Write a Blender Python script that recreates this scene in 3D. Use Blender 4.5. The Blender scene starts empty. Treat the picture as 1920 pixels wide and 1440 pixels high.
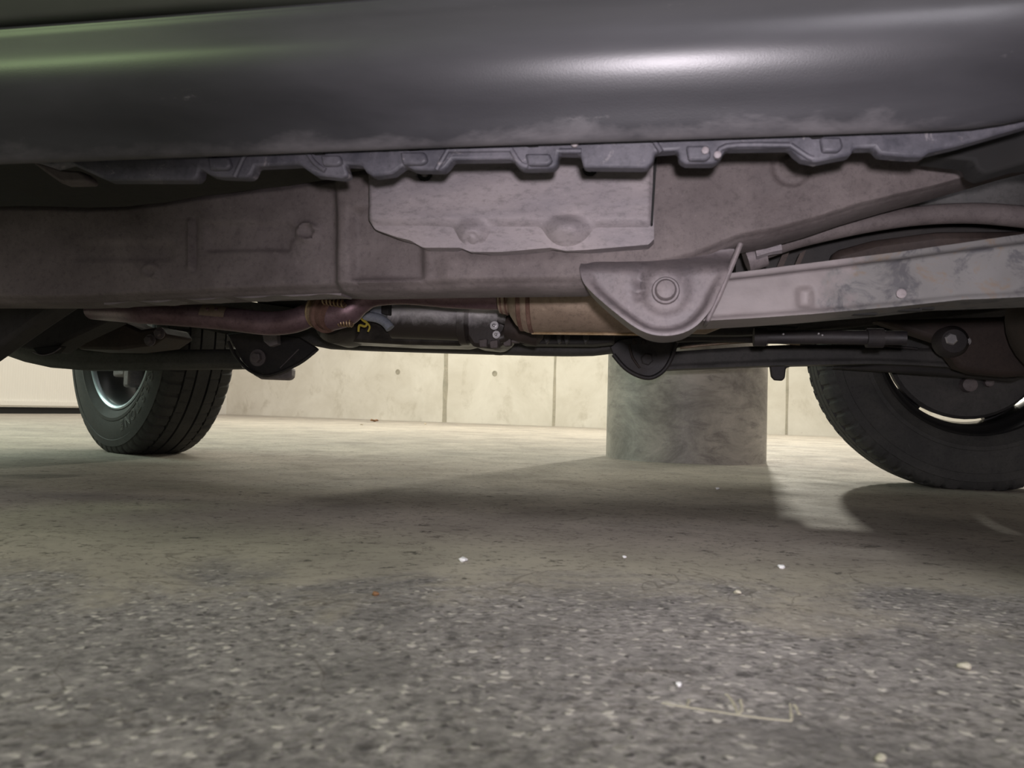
import bpy, bmesh, math, random
from mathutils import Vector, Matrix, noise
random.seed(7)
C = bpy.context.scene.collection
sc = bpy.context.scene
# ------------------------------------------------------------------ camera
F = 1443.0
CAM_H = 0.1516
PITCH = math.atan(50/F); ROLL = 0.028
fwd = Vector((0, math.cos(PITCH), math.sin(PITCH)))
up0 = Vector((0, -math.sin(PITCH), math.cos(PITCH)))
rx = Vector((1, 0, 0))
right = rx*math.cos(ROLL) + up0*math.sin(ROLL)
up = up0*math.cos(ROLL) - rx*math.sin(ROLL)
cd = bpy.data.cameras.new('camera'); cam = bpy.data.objects.new('camera', cd); C.objects.link(cam)
m = Matrix((right, up, -fwd)).transposed().to_4x4(); m.translation = Vector((0, 0, CAM_H))
cam.matrix_world = m
cd.sensor_width = 36; cd.lens = 36*F/1920; cd.clip_start = 0.02; cd.clip_end = 200
cd.dof.use_dof = True; cd.dof.focus_distance = 1.45; cd.dof.aperture_fstop = cd.lens/2.2
sc.camera = cam
# ------------------------------------------------------------------ world, lights, exposure
w = bpy.data.worlds.new('world'); sc.world = w; w.use_nodes = True
nt = w.node_tree; nt.nodes.clear()
out = nt.nodes.new('ShaderNodeOutputWorld'); bg = nt.nodes.new('ShaderNodeBackground')
tc = nt.nodes.new('ShaderNodeTexCoord'); sp = nt.nodes.new('ShaderNodeSeparateXYZ')
nt.links.new(tc.outputs['Generated'], sp.inputs[0])
ry = nt.nodes.new('ShaderNodeValToRGB'); mr = nt.nodes.new('ShaderNodeMapRange')
mr.inputs[1].default_value = -1; mr.inputs[2].default_value = 1
nt.links.new(sp.outputs['Y'], mr.inputs[0]); nt.links.new(mr.outputs[0], ry.inputs[0])
ry.color_ramp.elements[0].color = (1.0, 0.92, 1.0, 1); ry.color_ramp.elements[0].position = 0.0
ry.color_ramp.elements[1].color = (0.50, 0.47, 0.40, 1); ry.color_ramp.elements[1].position = 0.75
mx = nt.nodes.new('ShaderNodeMixRGB'); mx.blend_type = 'MULTIPLY'
rl = nt.nodes.new('ShaderNodeValToRGB'); mr2 = nt.nodes.new('ShaderNodeMapRange')
mr2.inputs[1].default_value = -1; mr2.inputs[2].default_value = 1
nt.links.new(sp.outputs['X'], mr2.inputs[0]); nt.links.new(mr2.outputs[0], rl.inputs[0])
rl.color_ramp.elements[0].color = (0.10, 0.125, 0.06, 1); rl.color_ramp.elements[0].position = 0.12
rl.color_ramp.elements[1].color = (1, 1, 1, 1); rl.color_ramp.elements[1].position = 0.50
e = rl.color_ramp.elements.new(0.95); e.color = (0.40, 0.38, 0.32, 1)
mx.inputs[0].default_value = 1
nt.links.new(ry.outputs[0], mx.inputs[1]); nt.links.new(rl.outputs[0], mx.inputs[2])
nt.links.new(mx.outputs[0], bg.inputs[0]); bg.inputs[1].default_value = 0.82
nt.links.new(bg.outputs[0], out.inputs[0])

def lamp(name, loc, target, sx, sy, power, col):
    ld = bpy.data.lights.new(name, 'AREA'); ld.shape = 'RECTANGLE'; ld.size = sx; ld.size_y = sy
    ld.energy = power; ld.color = col
    o = bpy.data.objects.new(name, ld); C.objects.link(o); o.location = loc
    o.rotation_euler = (Vector(target)-Vector(loc)).to_track_quat('-Z', 'Y').to_euler(); return o
lamp('ceiling_lamp', (2.15, 6.85, 2.40), (0.39, 1.09, 0), 0.16, 0.16, 68, (1.0, 0.95, 0.82))
lamp('ceiling_lamp', (3.6, 4.6, 2.5), (0.8, 2.6, 0), 1.2, 1.2, 30, (1.0, 0.95, 0.82))
lamp('ceiling_lamp', (-1.0, 6.0, 2.5), (-0.6, 6.6, 0.0), 3.6, 1.6, 68, (1.0, 0.95, 0.82))
lamp('ceiling_lamp', (0.75, -1.9, 1.9), (0.3, 0.4, 0.2), 0.9, 0.25, 15, (0.96, 0.92, 1.0))
lamp('ceiling_lamp', (-2.6, -0.6, 2.3), (-0.6, 0.4, 0.3), 0.6, 1.0, 14, (0.70, 0.95, 0.45))
lamp('ceiling_lamp', (-4.2, 3.0, 2.2), (-1.6, 2.2, 0), 2.0, 2.0, 52, (0.80, 0.98, 0.86))
# the small white light beside the lens of the phone that took the picture
ld = bpy.data.lights.new('phone_torch', 'SPOT'); ld.energy = 17; ld.color = (1.0, 0.92, 0.99); ld.spot_size = math.radians(78); ld.spot_blend = 1.0; ld.shadow_soft_size = 0.012
tl = bpy.data.objects.new('phone_torch', ld); C.objects.link(tl); tl.location = (0.015, -0.02, CAM_H+0.035)
tl.rotation_euler = (Vector((0.21, 1.0, 0.16))).to_track_quat('-Z', 'Y').to_euler()
sc.view_settings.view_transform = 'Standard'; sc.view_settings.look = 'None'
sc.view_settings.gamma = 1; sc.view_settings.use_curve_mapping = False
sc.view_settings.exposure = 0.66
# ------------------------------------------------------------------ frames of reference
PSI = math.radians(10.5); cs, sn = math.cos(PSI), math.sin(PSI)
U0, V0 = -0.33, 1.21            # vehicle centre in its own (along, across) frame
def ray(px, py):
    return fwd + right*((px-960)/F) + up*((720-py)/F)
def P(px, py, v):               # point seen at a pixel, on the vertical plane 'v' across the vehicle
    d = ray(px, py); uc = d.x*cs - d.y*sn; vc = d.x*sn + d.y*cs; t = v/vc
    return Vector((t*uc, v, CAM_H + t*d.z))
def G(px, py):                  # floor point in world space
    d = ray(px, py); t = -CAM_H/d.z; return Vector((t*d.x, t*d.y, 0))
ORG = Vector((U0, V0, 0))
# ------------------------------------------------------------------ materials
def new_mat(name):
    m_ = bpy.data.materials.new(name); m_.use_nodes = True
    n = m_.node_tree.nodes; n.clear()
    o = n.new('ShaderNodeOutputMaterial'); b = n.new('ShaderNodeBsdfPrincipled')
    m_.node_tree.links.new(b.outputs[0], o.inputs[0]); return m_, m_.node_tree, b
def nz(t, coord, scale, detail=4, rough=0.55, dist=0.0, sc3=(1, 1, 1)):
    mp = t.nodes.new('ShaderNodeMapping'); mp.inputs['Scale'].default_value = sc3
    t.links.new(coord, mp.inputs[0]); n = t.nodes.new('ShaderNodeTexNoise')
    n.inputs['Scale'].default_value = scale; n.inputs['Detail'].default_value = detail
    n.inputs['Roughness'].default_value = rough; n.inputs['Distortion'].default_value = dist
    t.links.new(mp.outputs[0], n.inputs[0]); return n.outputs[0]
def ramp(t, fac, stops):
    r = t.nodes.new('ShaderNodeValToRGB'); els = r.color_ramp.elements
    while len(els) < len(stops): els.new(0.5)
    for el, (p, c) in zip(els, stops):
        el.position = p; el.color = (c, c, c, 1) if isinstance(c, (int, float)) else (*c, 1)
    t.links.new(fac, r.inputs[0]); return r.outputs[0]
def mix(t, fac, a, b, mode='MIX'):
    x = t.nodes.new('ShaderNodeMixRGB'); x.blend_type = mode
    for i, s in ((0, fac), (1, a), (2, b)):
        if hasattr(s, 'links') or isinstance(s, bpy.types.NodeSocket): t.links.new(s, x.inputs[i])
        elif i == 0: x.inputs[0].default_value = s
        else: x.inputs[i].default_value = (*s, 1)
    return x.outputs[0]
def bump(t, b, h, strength, dist=0.002):
    n = t.nodes.new('ShaderNodeBump'); n.inputs['Strength'].default_value = strength
    n.inputs['Distance'].default_value = dist; t.links.new(h, n.inputs['Height'])
    t.links.new(n.outputs[0], b.inputs['Normal'])
def dusty(name, c1, c2, scale=18, rough=0.6, metal=0.0, bs=0.3, bscale=300, spot=None, spot_t=0.68, sc3=(1, 1, 1), r2=None, coat=0):
    m_, t, b = new_mat(name); co = t.nodes.new('ShaderNodeTexCoord').outputs['Object']
    a = nz(t, co, scale, 6, 0.6, 0.3, sc3)
    col = mix(t, ramp(t, a, [(0.35, 0.0), (0.68, 1.0)]), c1, c2)
    if spot:
        s = nz(t, co, scale*2.3, 5, 0.7, 0.6)
        col = mix(t, ramp(t, s, [(spot_t-0.05, 0.0), (spot_t+0.03, 1.0)]), col, spot)
    if bs:
        g_ = nz(t, co, scale*11, 5, 0.8, 0.2, sc3); col = mix(t, 1.0, col, ramp(t, g_, [(0.30, 0.62), (0.5, 0.98), (0.72, 1.0)]), 'MULTIPLY')
        col = mix(t, ramp(t, g_, [(0.60, 0.0), (0.75, 0.30)]), col, tuple(min(1, c*1.9) for c in c2))
    t.links.new(col, b.inputs['Base Color'])
    b.inputs['Metallic'].default_value = metal
    rr = ramp(t, a, [(0.3, rough), (0.7, r2 if r2 is not None else min(1, rough+0.15))])
    t.links.new(rr, b.inputs['Roughness'])
    if coat: b.inputs['Coat Weight'].default_value = coat; b.inputs['Coat Roughness'].default_value = 0.25
    if bs: bump(t, b, nz(t, co, bscale, 3, 0.6), bs, 0.0006)
    return m_
M = {}
M['trim'] = None
def trim_mat():
    m_, t, b = new_mat('grained black plastic'); co = t.nodes.new('ShaderNodeTexCoord').outputs['Object']
    a = nz(t, co, 9, 5, 0.6, 0.4, (0.35, 1, 1.6)); s = nz(t, co, 60, 6, 0.75, 0.2, (0.25, 1, 1))
    col = mix(t, ramp(t, a, [(0.35, 0.0), (0.75, 1.0)]), (0.019, 0.019, 0.022), (0.040, 0.039, 0.044))
    col = mix(t, ramp(t, s, [(0.66, 0.0), (0.78, 0.6)]), col, (0.22, 0.21, 0.21))
    sx = t.nodes.new('ShaderNodeSeparateXYZ'); t.links.new(co, sx.inputs[0])
    mm = t.nodes.new('ShaderNodeMath'); mm.operation = 'MULTIPLY_ADD'; mm.inputs[1].default_value = 0.040
    t.links.new(nz(t, co, 25, 6, 0.7, 0.2, (0.4, 1, 1)), mm.inputs[0]); t.links.new(sx.outputs['Z'], mm.inputs[2])
    dst = ramp(t, mm.outputs[0], [(0.371, 0.7), (0.387, 0.0)])       # road dust clinging to the lower edge
    col = mix(t, dst, col, (0.135, 0.125, 0.13))
    t.links.new(col, b.inputs['Base Color'])
    t.links.new(ramp(t, dst, [(0, 0.37), (1, 0.75)]), b.inputs['Roughness'])
    bump(t, b, nz(t, co, 900, 2, 0.5), 0.15, 0.0004); return m_
M['trim'] = trim_mat()
M['dirty_plastic'] = dusty('dust covered plastic', (0.036, 0.036, 0.046), (0.105, 0.10, 0.115), 26, 0.5, 0, 0.3, 250, (0.20, 0.185, 0.19), 0.66)
M['paint'] = dusty('dark green grey paint', (0.05, 0.055, 0.045), (0.07, 0.075, 0.06), 5, 0.3, 0.2, 0.0, coat=0.5)
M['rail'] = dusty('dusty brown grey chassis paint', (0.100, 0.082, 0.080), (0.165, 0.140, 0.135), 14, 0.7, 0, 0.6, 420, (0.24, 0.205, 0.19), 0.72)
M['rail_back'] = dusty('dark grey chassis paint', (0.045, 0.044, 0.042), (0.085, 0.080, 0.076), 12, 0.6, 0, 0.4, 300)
M['shield'] = dusty('dusty grey steel shield', (0.20, 0.180, 0.190), (0.30, 0.265, 0.265), 11, 0.62, 0.1, 0.45, 380, (0.36, 0.32, 0.31), 0.74, (0.7, 1, 1.6))
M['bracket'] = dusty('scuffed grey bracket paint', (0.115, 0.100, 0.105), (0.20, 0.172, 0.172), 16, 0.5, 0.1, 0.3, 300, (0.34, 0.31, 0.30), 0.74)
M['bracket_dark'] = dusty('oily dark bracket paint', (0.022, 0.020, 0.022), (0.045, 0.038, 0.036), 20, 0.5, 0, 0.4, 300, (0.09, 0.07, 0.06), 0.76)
def arm_mat():
    m_, t, b = new_mat('grey arm paint with rust'); co = t.nodes.new('ShaderNodeTexCoord').outputs['Object']
    a = nz(t, co, 12, 5, 0.6, 0.3)
    col = mix(t, ramp(t, a, [(0.35, 0.0), (0.7, 1.0)]), (0.165, 0.145, 0.142), (0.25, 0.22, 0.215))
    sx = t.nodes.new('ShaderNodeSeparateXYZ'); t.links.new(co, sx.inputs[0])
    mm = t.nodes.new('ShaderNodeMath'); mm.operation = 'MULTIPLY_ADD'; mm.inputs[1].default_value = 0.14
    t.links.new(nz(t, co, 30, 6, 0.75), mm.inputs[0]); t.links.new(sx.outputs['X'], mm.inputs[2])
    rear_end = ramp(t, mm.outputs[0], [(0.565, 0.0), (0.585, 1.0)])  # mask giving the rear end of the arm its darker, mottled colour
    s = nz(t, co, 26, 5, 0.7, 0.8)
    c2 = mix(t, ramp(t, s, [(0.40, 0.0), (0.50, 1.0)]), (0.07, 0.068, 0.072), (0.14, 0.135, 0.13))
    c2 = mix(t, ramp(t, s, [(0.58, 0.0), (0.66, 0.7)]), c2, (0.15, 0.11, 0.075))
    col = mix(t, rear_end, col, c2)
    rust = nz(t, co, 55, 4, 0.7, 0.2); col = mix(t, ramp(t, rust, [(0.74, 0.0), (0.78, 1.0)]), col, (0.25, 0.10, 0.05))
    t.links.new(col, b.inputs['Base Color']); b.inputs['Roughness'].default_value = 0.6
    bump(t, b, nz(t, co, 300, 3, 0.6), 0.35, 0.0006); return m_
M['arm'] = arm_mat()
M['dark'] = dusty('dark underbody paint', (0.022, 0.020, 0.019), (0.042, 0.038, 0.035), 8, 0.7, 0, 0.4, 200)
M['brown_dark'] = dusty('dark brown axle paint', (0.030, 0.021, 0.018), (0.060, 0.042, 0.034), 14, 0.6, 0, 0.4, 200, (0.12, 0.09, 0.07), 0.73)
M['exhaust'] = dusty('heat tinted exhaust steel', (0.17, 0.105, 0.115), (0.30, 0.20, 0.225), 14, 0.38, 0.6, 0.3, 400)
M['muffler'] = dusty('tan aluminised steel', (0.34, 0.255, 0.19), (0.46, 0.36, 0.27), 10, 0.5, 0.45, 0.3, 500)
M['rust'] = dusty('rusty weld band', (0.12, 0.060, 0.042), (0.24, 0.145, 0.11), 40, 0.75, 0.2, 0.5, 300)
M['brass'] = dusty('yellowed steel', (0.38, 0.26, 0.13), (0.55, 0.42, 0.27), 40, 0.4, 0.7, 0.2, 300)
M['alu'] = dusty('oily cast aluminium', (0.30, 0.28, 0.28), (0.52, 0.48, 0.47), 30, 0.45, 0.4, 0.4, 300, (0.03, 0.025, 0.02), 0.60)
def alu_mat():
    m_, t, b = new_mat('cast aluminium darker below'); co = t.nodes.new('ShaderNodeTexCoord').outputs['Object']
    col = mix(t, ramp(t, nz(t, co, 30, 4, 0.6), [(0.35, 0.0), (0.65, 1.0)]), (0.66, 0.63, 0.63), (0.85, 0.82, 0.80))
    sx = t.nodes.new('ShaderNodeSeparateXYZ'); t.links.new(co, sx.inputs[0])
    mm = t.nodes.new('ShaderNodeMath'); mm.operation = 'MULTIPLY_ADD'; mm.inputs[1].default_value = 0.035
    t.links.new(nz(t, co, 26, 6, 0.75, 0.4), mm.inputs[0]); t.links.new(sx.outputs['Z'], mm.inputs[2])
    dark_cast = ramp(t, mm.outputs[0], [(0.326, 1.0), (0.339, 0.6), (0.350, 0.0)])  # mask turns the casting darker towards its bottom, edge broken by noise
    col = mix(t, dark_cast, col, (0.035, 0.028, 0.024))
    t.links.new(col, b.inputs['Base Color']); b.inputs['Roughness'].default_value = 0.42; b.inputs['Metallic'].default_value = 0.0
    bump(t, b, nz(t, co, 200, 3, 0.6), 0.4, 0.0006); return m_
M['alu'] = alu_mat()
M['dark_cast'] = dusty('oily dark casting', (0.018, 0.015, 0.013), (0.05, 0.042, 0.035), 30, 0.3, 0.1, 0.6, 160, (0.20, 0.15, 0.08), 0.73)
M['zinc'] = dusty('zinc plated bolt', (0.45, 0.44, 0.45), (0.65, 0.63, 0.62), 60, 0.35, 0.8, 0.0)
M['yellow'] = dusty('yellow wire sheath', (0.42, 0.33, 0.03), (0.5, 0.4, 0.05), 60, 0.5, 0, 0)
M['bluegrey'] = dusty('blue grey plastic cover', (0.22, 0.24, 0.28), (0.33, 0.35, 0.39), 30, 0.55, 0, 0.3)
M['gloss'] = dusty('gloss black', (0.012, 0.012, 0.013), (0.02, 0.02, 0.02), 5, 0.13, 0, 0.0, r2=0.2)
M['rimgrey'] = dusty('silver wheel lacquer', (0.05, 0.052, 0.055), (0.09, 0.092, 0.095), 5, 0.3, 0.5, 0.0, r2=0.3)
M['liplac'] = dusty('silver wheel rim lip', (0.50, 0.60, 0.66), (0.60, 0.70, 0.75), 5, 0.3, 0.4, 0.0, r2=0.35)
M['rubber'] = dusty('dusty tyre rubber', (0.034, 0.034, 0.033), (0.068, 0.067, 0.062), 16, 0.7, 0, 0.3, 500, (0.085, 0.083, 0.076), 0.72)
M['letter'] = dusty('pale tyre lettering', (0.26, 0.27, 0.25), (0.34, 0.35, 0.33), 60, 0.7, 0, 0)
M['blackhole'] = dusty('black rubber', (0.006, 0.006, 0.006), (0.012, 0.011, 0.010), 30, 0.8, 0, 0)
M['leaf'] = dusty('dry brown leaf', (0.22, 0.11, 0.05), (0.36, 0.20, 0.10), 80, 0.7, 0, 0.2)
M['paleleaf'] = dusty('pale dry leaf', (0.55, 0.48, 0.34), (0.7, 0.62, 0.45), 80, 0.7, 0, 0.2)
M['stone'] = dusty('pale stone', (0.45, 0.42, 0.33), (0.6, 0.56, 0.46), 200, 0.6, 0, 0.2)
M['quartz'] = dusty('white quartz stone', (0.62, 0.62, 0.62), (0.8, 0.8, 0.8), 200, 0.25, 0, 0.0)
def floor_mat():
    m_, t, b = new_mat('worn concrete floor'); co = t.nodes.new('ShaderNodeTexCoord').outputs['Object']
    sx = t.nodes.new('ShaderNodeSeparateXYZ'); t.links.new(co, sx.inputs[0])
    big = nz(t, co, 1.1, 5, 0.6, 0.3); mid = nz(t, co, 7, 8, 0.65, 0.5); fine = nz(t, co, 90, 5, 0.7, 0.0)
    # smooth trowelled skin
    sm = mix(t, ramp(t, big, [(0.30, 0.0), (0.70, 1.0)]), (0.39, 0.352, 0.295), (0.50, 0.455, 0.385))
    sm = mix(t, ramp(t, mid, [(0.40, 0.0), (0.70, 1.0)]), sm, (0.33, 0.297, 0.25))
    sm = mix(t, ramp(t, fine, [(0.34, 1.0), (0.46, 0.0)]), sm, (0.22, 0.20, 0.165))
    pits = nz(t, co, 55, 5, 0.8, 0.4, (0.6, 1, 1)); sm = mix(t, ramp(t, pits, [(0.36, 0.9), (0.41, 0.0)]), sm, (0.06, 0.055, 0.045))
    # exposed aggregate
    vo = t.nodes.new('ShaderNodeTexVoronoi'); vo.inputs['Scale'].default_value = 150; vo.inputs['Randomness'].default_value = 1
    mp = t.nodes.new('ShaderNodeMixRGB'); mp.blend_type = 'ADD'; mp.inputs[0].default_value = 0.011
    nn = t.nodes.new('ShaderNodeTexNoise'); nn.inputs['Scale'].default_value = 130; nn.inputs['Detail'].default_value = 3; t.links.new(co, nn.inputs[0])
    t.links.new(co, mp.inputs[1]); t.links.new(nn.outputs['Color'], mp.inputs[2])
    t.links.new(mp.outputs[0], vo.inputs['Vector'])
    sc_ = t.nodes.new('ShaderNodeSeparateColor'); t.links.new(vo.outputs['Color'], sc_.inputs[0])
    n2 = nz(t, co, 125, 6, 0.65, 0.3); n3 = nz(t, co, 42, 6, 0.7, 0.5); n4 = nz(t, co, 9, 5, 0.65, 0.4)
    ag = ramp(t, n2, [(0.36, (0.070, 0.066, 0.066)), (0.46, (0.175, 0.165, 0.163)), (0.56, (0.25, 0.237, 0.232)), (0.70, (0.40, 0.375, 0.36))])
    ag = mix(t, ramp(t, n3, [(0.40, 0.0), (0.62, 0.55)]), ag, (0.27, 0.255, 0.25))
    ag = mix(t, ramp(t, n3, [(0.34, 0.6), (0.44, 0.0)]), ag, (0.075, 0.070, 0.070))
    stone = mix(t, 1.0, ramp(t, sc_.outputs[0], [(0.72, 0.0), (0.86, 0.95)]), ramp(t, vo.outputs['Distance'], [(0.30, 1.0), (0.50, 0.0)]), 'MULTIPLY')
    ag = mix(t, stone, ag, (0.50, 0.475, 0.44))
    hole = mix(t, 1.0, ramp(t, sc_.outputs[1], [(0.78, 0.0), (0.86, 0.9)]), ramp(t, vo.outputs['Distance'], [(0.25, 1.0), (0.45, 0.0)]), 'MULTIPLY')
    ag = mix(t, hole, ag, (0.055, 0.052, 0.052))
    ag = mix(t, ramp(t, n4, [(0.48, 0.0), (0.66, 0.65)]), ag, (0.10, 0.095, 0.095))
    mm = t.nodes.new('ShaderNodeMath'); mm.operation = 'MULTIPLY_ADD'; mm.inputs[1].default_value = 0.75
    t.links.new(nz(t, co, 5.5, 8, 0.72, 0.8), mm.inputs[0]); t.links.new(sx.outputs['Y'], mm.inputs[2])
    worn = ramp(t, mm.outputs[0], [(0.98, 1.0), (1.10, 0.0)])        # skin worn off in the drive lane
    rm = t.nodes.new('ShaderNodeMapRange'); rm.inputs[1].default_value = 0.98; rm.inputs[2].default_value = 1.11
    rm.inputs[3].default_value = 1; rm.inputs[4].default_value = 0; t.links.new(mm.outputs[0], rm.inputs[0]); worn = rm.outputs[0]
    ag = mix(t, 1.0, ag, (1.22, 1.2, 1.18), 'MULTIPLY'); col = mix(t, worn, sm, ag)
    dk = nz(t, co, 2.6, 4, 0.6, 0.4); col = mix(t, ramp(t, dk, [(0.45, 0.0), (0.75, 0.45)]), col, (0.10, 0.095, 0.09))
    cr = nz(t, co, 4.2, 4, 0.6, 1.3, (1, 1.6, 1)); col = mix(t, ramp(t, cr, [(0.493, 0.0), (0.5, 0.55), (0.507, 0.0)]), col, (0.10, 0.085, 0.07))
    t.links.new(col, b.inputs['Base Color'])
    t.links.new(ramp(t, mid, [(0.3, 0.62), (0.7, 0.8)]), b.inputs['Roughness'])
    h = mix(t, worn, ramp(t, pits, [(0.28, 0.2), (0.4, 0.6)]), mix(t, 0.5, n2, ramp(t, vo.outputs['Distance'], [(0, 1.0), (0.6, 0.0)])))
    bump(t, b, h, 0.7, 0.0022); return m_
M['floor'] = floor_mat()
def wall_mat():
    m_, t, b = new_mat('cast concrete wall'); co = t.nodes.new('ShaderNodeTexCoord').outputs['Object']
    a = nz(t, co, 2.2, 7, 0.68, 0.5); s = nz(t, co, 4.5, 7, 0.72, 0.25, (1, 1, 0.75))
    col = mix(t, ramp(t, a, [(0.35, 0.0), (0.7, 1.0)]), (0.60, 0.565, 0.475), (0.72, 0.69, 0.60))
    col = mix(t, ramp(t, s, [(0.54, 0.0), (0.70, 0.6)]), col, (0.44, 0.40, 0.31))
    f = nz(t, co, 30, 5, 0.7); col = mix(t, ramp(t, f, [(0.26, 0.8), (0.32, 0.0)]), col, (0.25, 0.22, 0.16))
    t.links.new(col, b.inputs['Base Color']); b.inputs['Roughness'].default_value = 0.75
    bump(t, b, a, 0.3, 0.01); return m_
M['wall'] = wall_mat()
M['joint'] = dusty('grey joint mortar', (0.34, 0.32, 0.25), (0.46, 0.42, 0.33), 8, 0.85, 0, 0.2)
def pillar_mat():
    m_, t, b = new_mat('stained grey pillar concrete'); co = t.nodes.new('ShaderNodeTexCoord').outputs['Object']
    a = nz(t, co, 4.5, 8, 0.72, 0.5, (1, 1, 1.5)); s = nz(t, co, 16, 6, 0.7, 0.4, (0.7, 0.7, 2.2))
    col = mix(t, ramp(t, a, [(0.36, 0.0), (0.66, 1.0)]), (0.20, 0.185, 0.165), (0.52, 0.485, 0.43))
    col = mix(t, ramp(t, s, [(0.52, 0.0), (0.68, 0.7)]), col, (0.17, 0.155, 0.145))
    col = mix(t, ramp(t, nz(t, co, 45, 5, 0.75, 0.5, (1, 1, 1.5)), [(0.68, 0.0), (0.76, 0.8)]), col, (0.5, 0.48, 0.45))
    t.links.new(col, b.inputs['Base Color']); b.inputs['Roughness'].default_value = 0.45
    bump(t, b, s, 0.3, 0.003); return m_
M['pillar'] = pillar_mat()
def door_mat():
    m_, t, b = new_mat('white ribbed steel'); co = t.nodes.new('ShaderNodeTexCoord').outputs['Object']
    wv = t.nodes.new('ShaderNodeTexWave'); wv.inputs['Scale'].default_value = 11; wv.bands_direction = 'X'
    t.links.new(co, wv.inputs[0]); b.inputs['Base Color'].default_value = (0.78, 0.76, 0.70, 1)
    b.inputs['Roughness'].default_value = 0.45; bump(t, b, wv.outputs['Color'], 0.25, 0.004); return m_
M['door'] = door_mat()
# ------------------------------------------------------------------ object helpers
def link(name, bm, mat, parent=None, smooth=True, org=None, loc=None, bevel=0.0, angle=40):
    bmesh.ops.remove_doubles(bm, verts=bm.verts, dist=1e-6)
    bmesh.ops.recalc_face_normals(bm, faces=bm.faces)
    if org is not None: bmesh.ops.translate(bm, verts=bm.verts, vec=-org)
    me = bpy.data.meshes.new(name); bm.to_mesh(me); bm.free()
    me.materials.append(M[mat] if isinstance(mat, str) else mat)
    o = bpy.data.objects.new(name, me); C.objects.link(o)
    if parent: o.parent = parent
    if loc is not None: o.location = loc
    if smooth:
        for p in me.polygons: p.use_smooth = True
        try: me.set_sharp_from_angle(angle=math.radians(angle))
        except Exception: pass
    if bevel:
        b = o.modifiers.new('bevel', 'BEVEL'); b.width = bevel; b.segments = 2; b.limit_method = 'ANGLE'; b.angle_limit = math.radians(35)
    return o
def part(name, bm, mat, parent=None, **k):     # a part in vehicle coordinates, directly or indirectly under the vehicle
    return link(name, bm, mat, parent or SUV, org=ORG, **k)
def box(bm, lo, hi):
    vs = [bm.verts.new((x, y, z)) for x in (lo[0], hi[0]) for y in (lo[1], hi[1]) for z in (lo[2], hi[2])]
    for f in ((0, 1, 3, 2), (4, 6, 7, 5), (0, 4, 5, 1), (2, 3, 7, 6), (0, 2, 6, 4), (1, 5, 7, 3)): bm.faces.new([vs[i] for i in f])
    return bm
def plate(bm, pts, v, th):                      # outline at pixel positions on plane v, with thickness across the vehicle
    a = [bm.verts.new(P(x, y, v)) for x, y in pts]
    b = [bm.verts.new(q.co + Vector((0, th, 0))) for q in a]
    bm.faces.new(a); bm.faces.new(b[::-1])
    for i in range(len(a)):
        j = (i+1) % len(a); bm.faces.new((a[i], b[i], b[j], a[j]))
    return bm
def prism(bm, pts, vec):
    a = [bm.verts.new(p) for p in pts]; b = [bm.verts.new(Vector(p)+Vector(vec)) for p in pts]
    bm.faces.new(a); bm.faces.new(b[::-1])
    for i in range(len(a)):
        j = (i+1) % len(a); bm.faces.new((a[i], b[i], b[j], a[j]))
    return bm
def smooth_path(pts, n=6):
    pts = [Vector(p) for p in pts]; o = []
    for i in range(len(pts)-1):
        p0 = pts[max(i-1, 0)]; p1 = pts[i]; p2 = pts[i+1]; p3 = pts[min(i+2, len(pts)-1)]
        for k in range(n):
            t = k/n; o.append(0.5*((2*p1)+(-p0+p2)*t+(2*p0-5*p1+4*p2-p3)*t*t+(-p0+3*p1-3*p2+p3)*t**3))
    o.append(pts[-1]); return o
def tube(bm, pts, r, seg=20, sm=6, cap=True):
    path = smooth_path(pts, sm) if sm > 1 else [Vector(p) for p in pts]
    rs = r if isinstance(r, list) else [r]*len(pts)
    n = len(path); rings = []
    prev = None
    for i, p in enumerate(path):
        tg = (path[min(i+1, n-1)]-path[max(i-1, 0)]).normalized()
        if prev is None:
            nrm = tg.orthogonal().normalized()
        else:
            nrm = (prev-tg*prev.dot(tg)).normalized()
        prev = nrm; bn = tg.cross(nrm)
        f = i/(n-1)*(len(rs)-1); k = min(int(f), len(rs)-2) if len(rs) > 1 else 0
        rad = rs[k]+(rs[min(k+1, len(rs)-1)]-rs[k])*(f-k)
        rings.append([bm.verts.new(p+rad*(nrm*math.cos(2*math.pi*s/seg)+bn*math.sin(2*math.pi*s/seg))) for s in range(seg)])
    for a, b in zip(rings, rings[1:]):
        for s in range(seg): bm.faces.new((a[s], a[(s+1) % seg], b[(s+1) % seg], b[s]))
    if cap: bm.faces.new(rings[0][::-1]); bm.faces.new(rings[-1])
    return bm
def lathe(bm, prof, origin, axis, seg=32, close=True):   # prof: (distance along axis, radius)
    axis = Vector(axis).normalized(); n = axis.orthogonal().normalized(); b = axis.cross(n); o = Vector(origin)
    rings = [[bm.verts.new(o+axis*a+r*(n*math.cos(2*math.pi*s/seg)+b*math.sin(2*math.pi*s/seg))) for s in range(seg)] for a, r in prof]
    for x, y in zip(rings, rings[1:]):
        for s in range(seg): bm.faces.new((x[s], x[(s+1) % seg], y[(s+1) % seg], y[s]))
    if close: bm.faces.new(rings[0][::-1]); bm.faces.new(rings[-1])
    return bm
def lerp_line(pts):
    def f(x):
        if x <= pts[0][0]: 
            (x0, y0), (x1, y1) = pts[0], pts[1]
        elif x >= pts[-1][0]: (x0, y0), (x1, y1) = pts[-2], pts[-1]
        else:
            for k in range(len(pts)-1):
                if pts[k][0] <= x <= pts[k+1][0]: (x0, y0), (x1, y1) = pts[k], pts[k+1]; break
        return y0+(y1-y0)*(x-x0)/(x1-x0)
    return f
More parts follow.
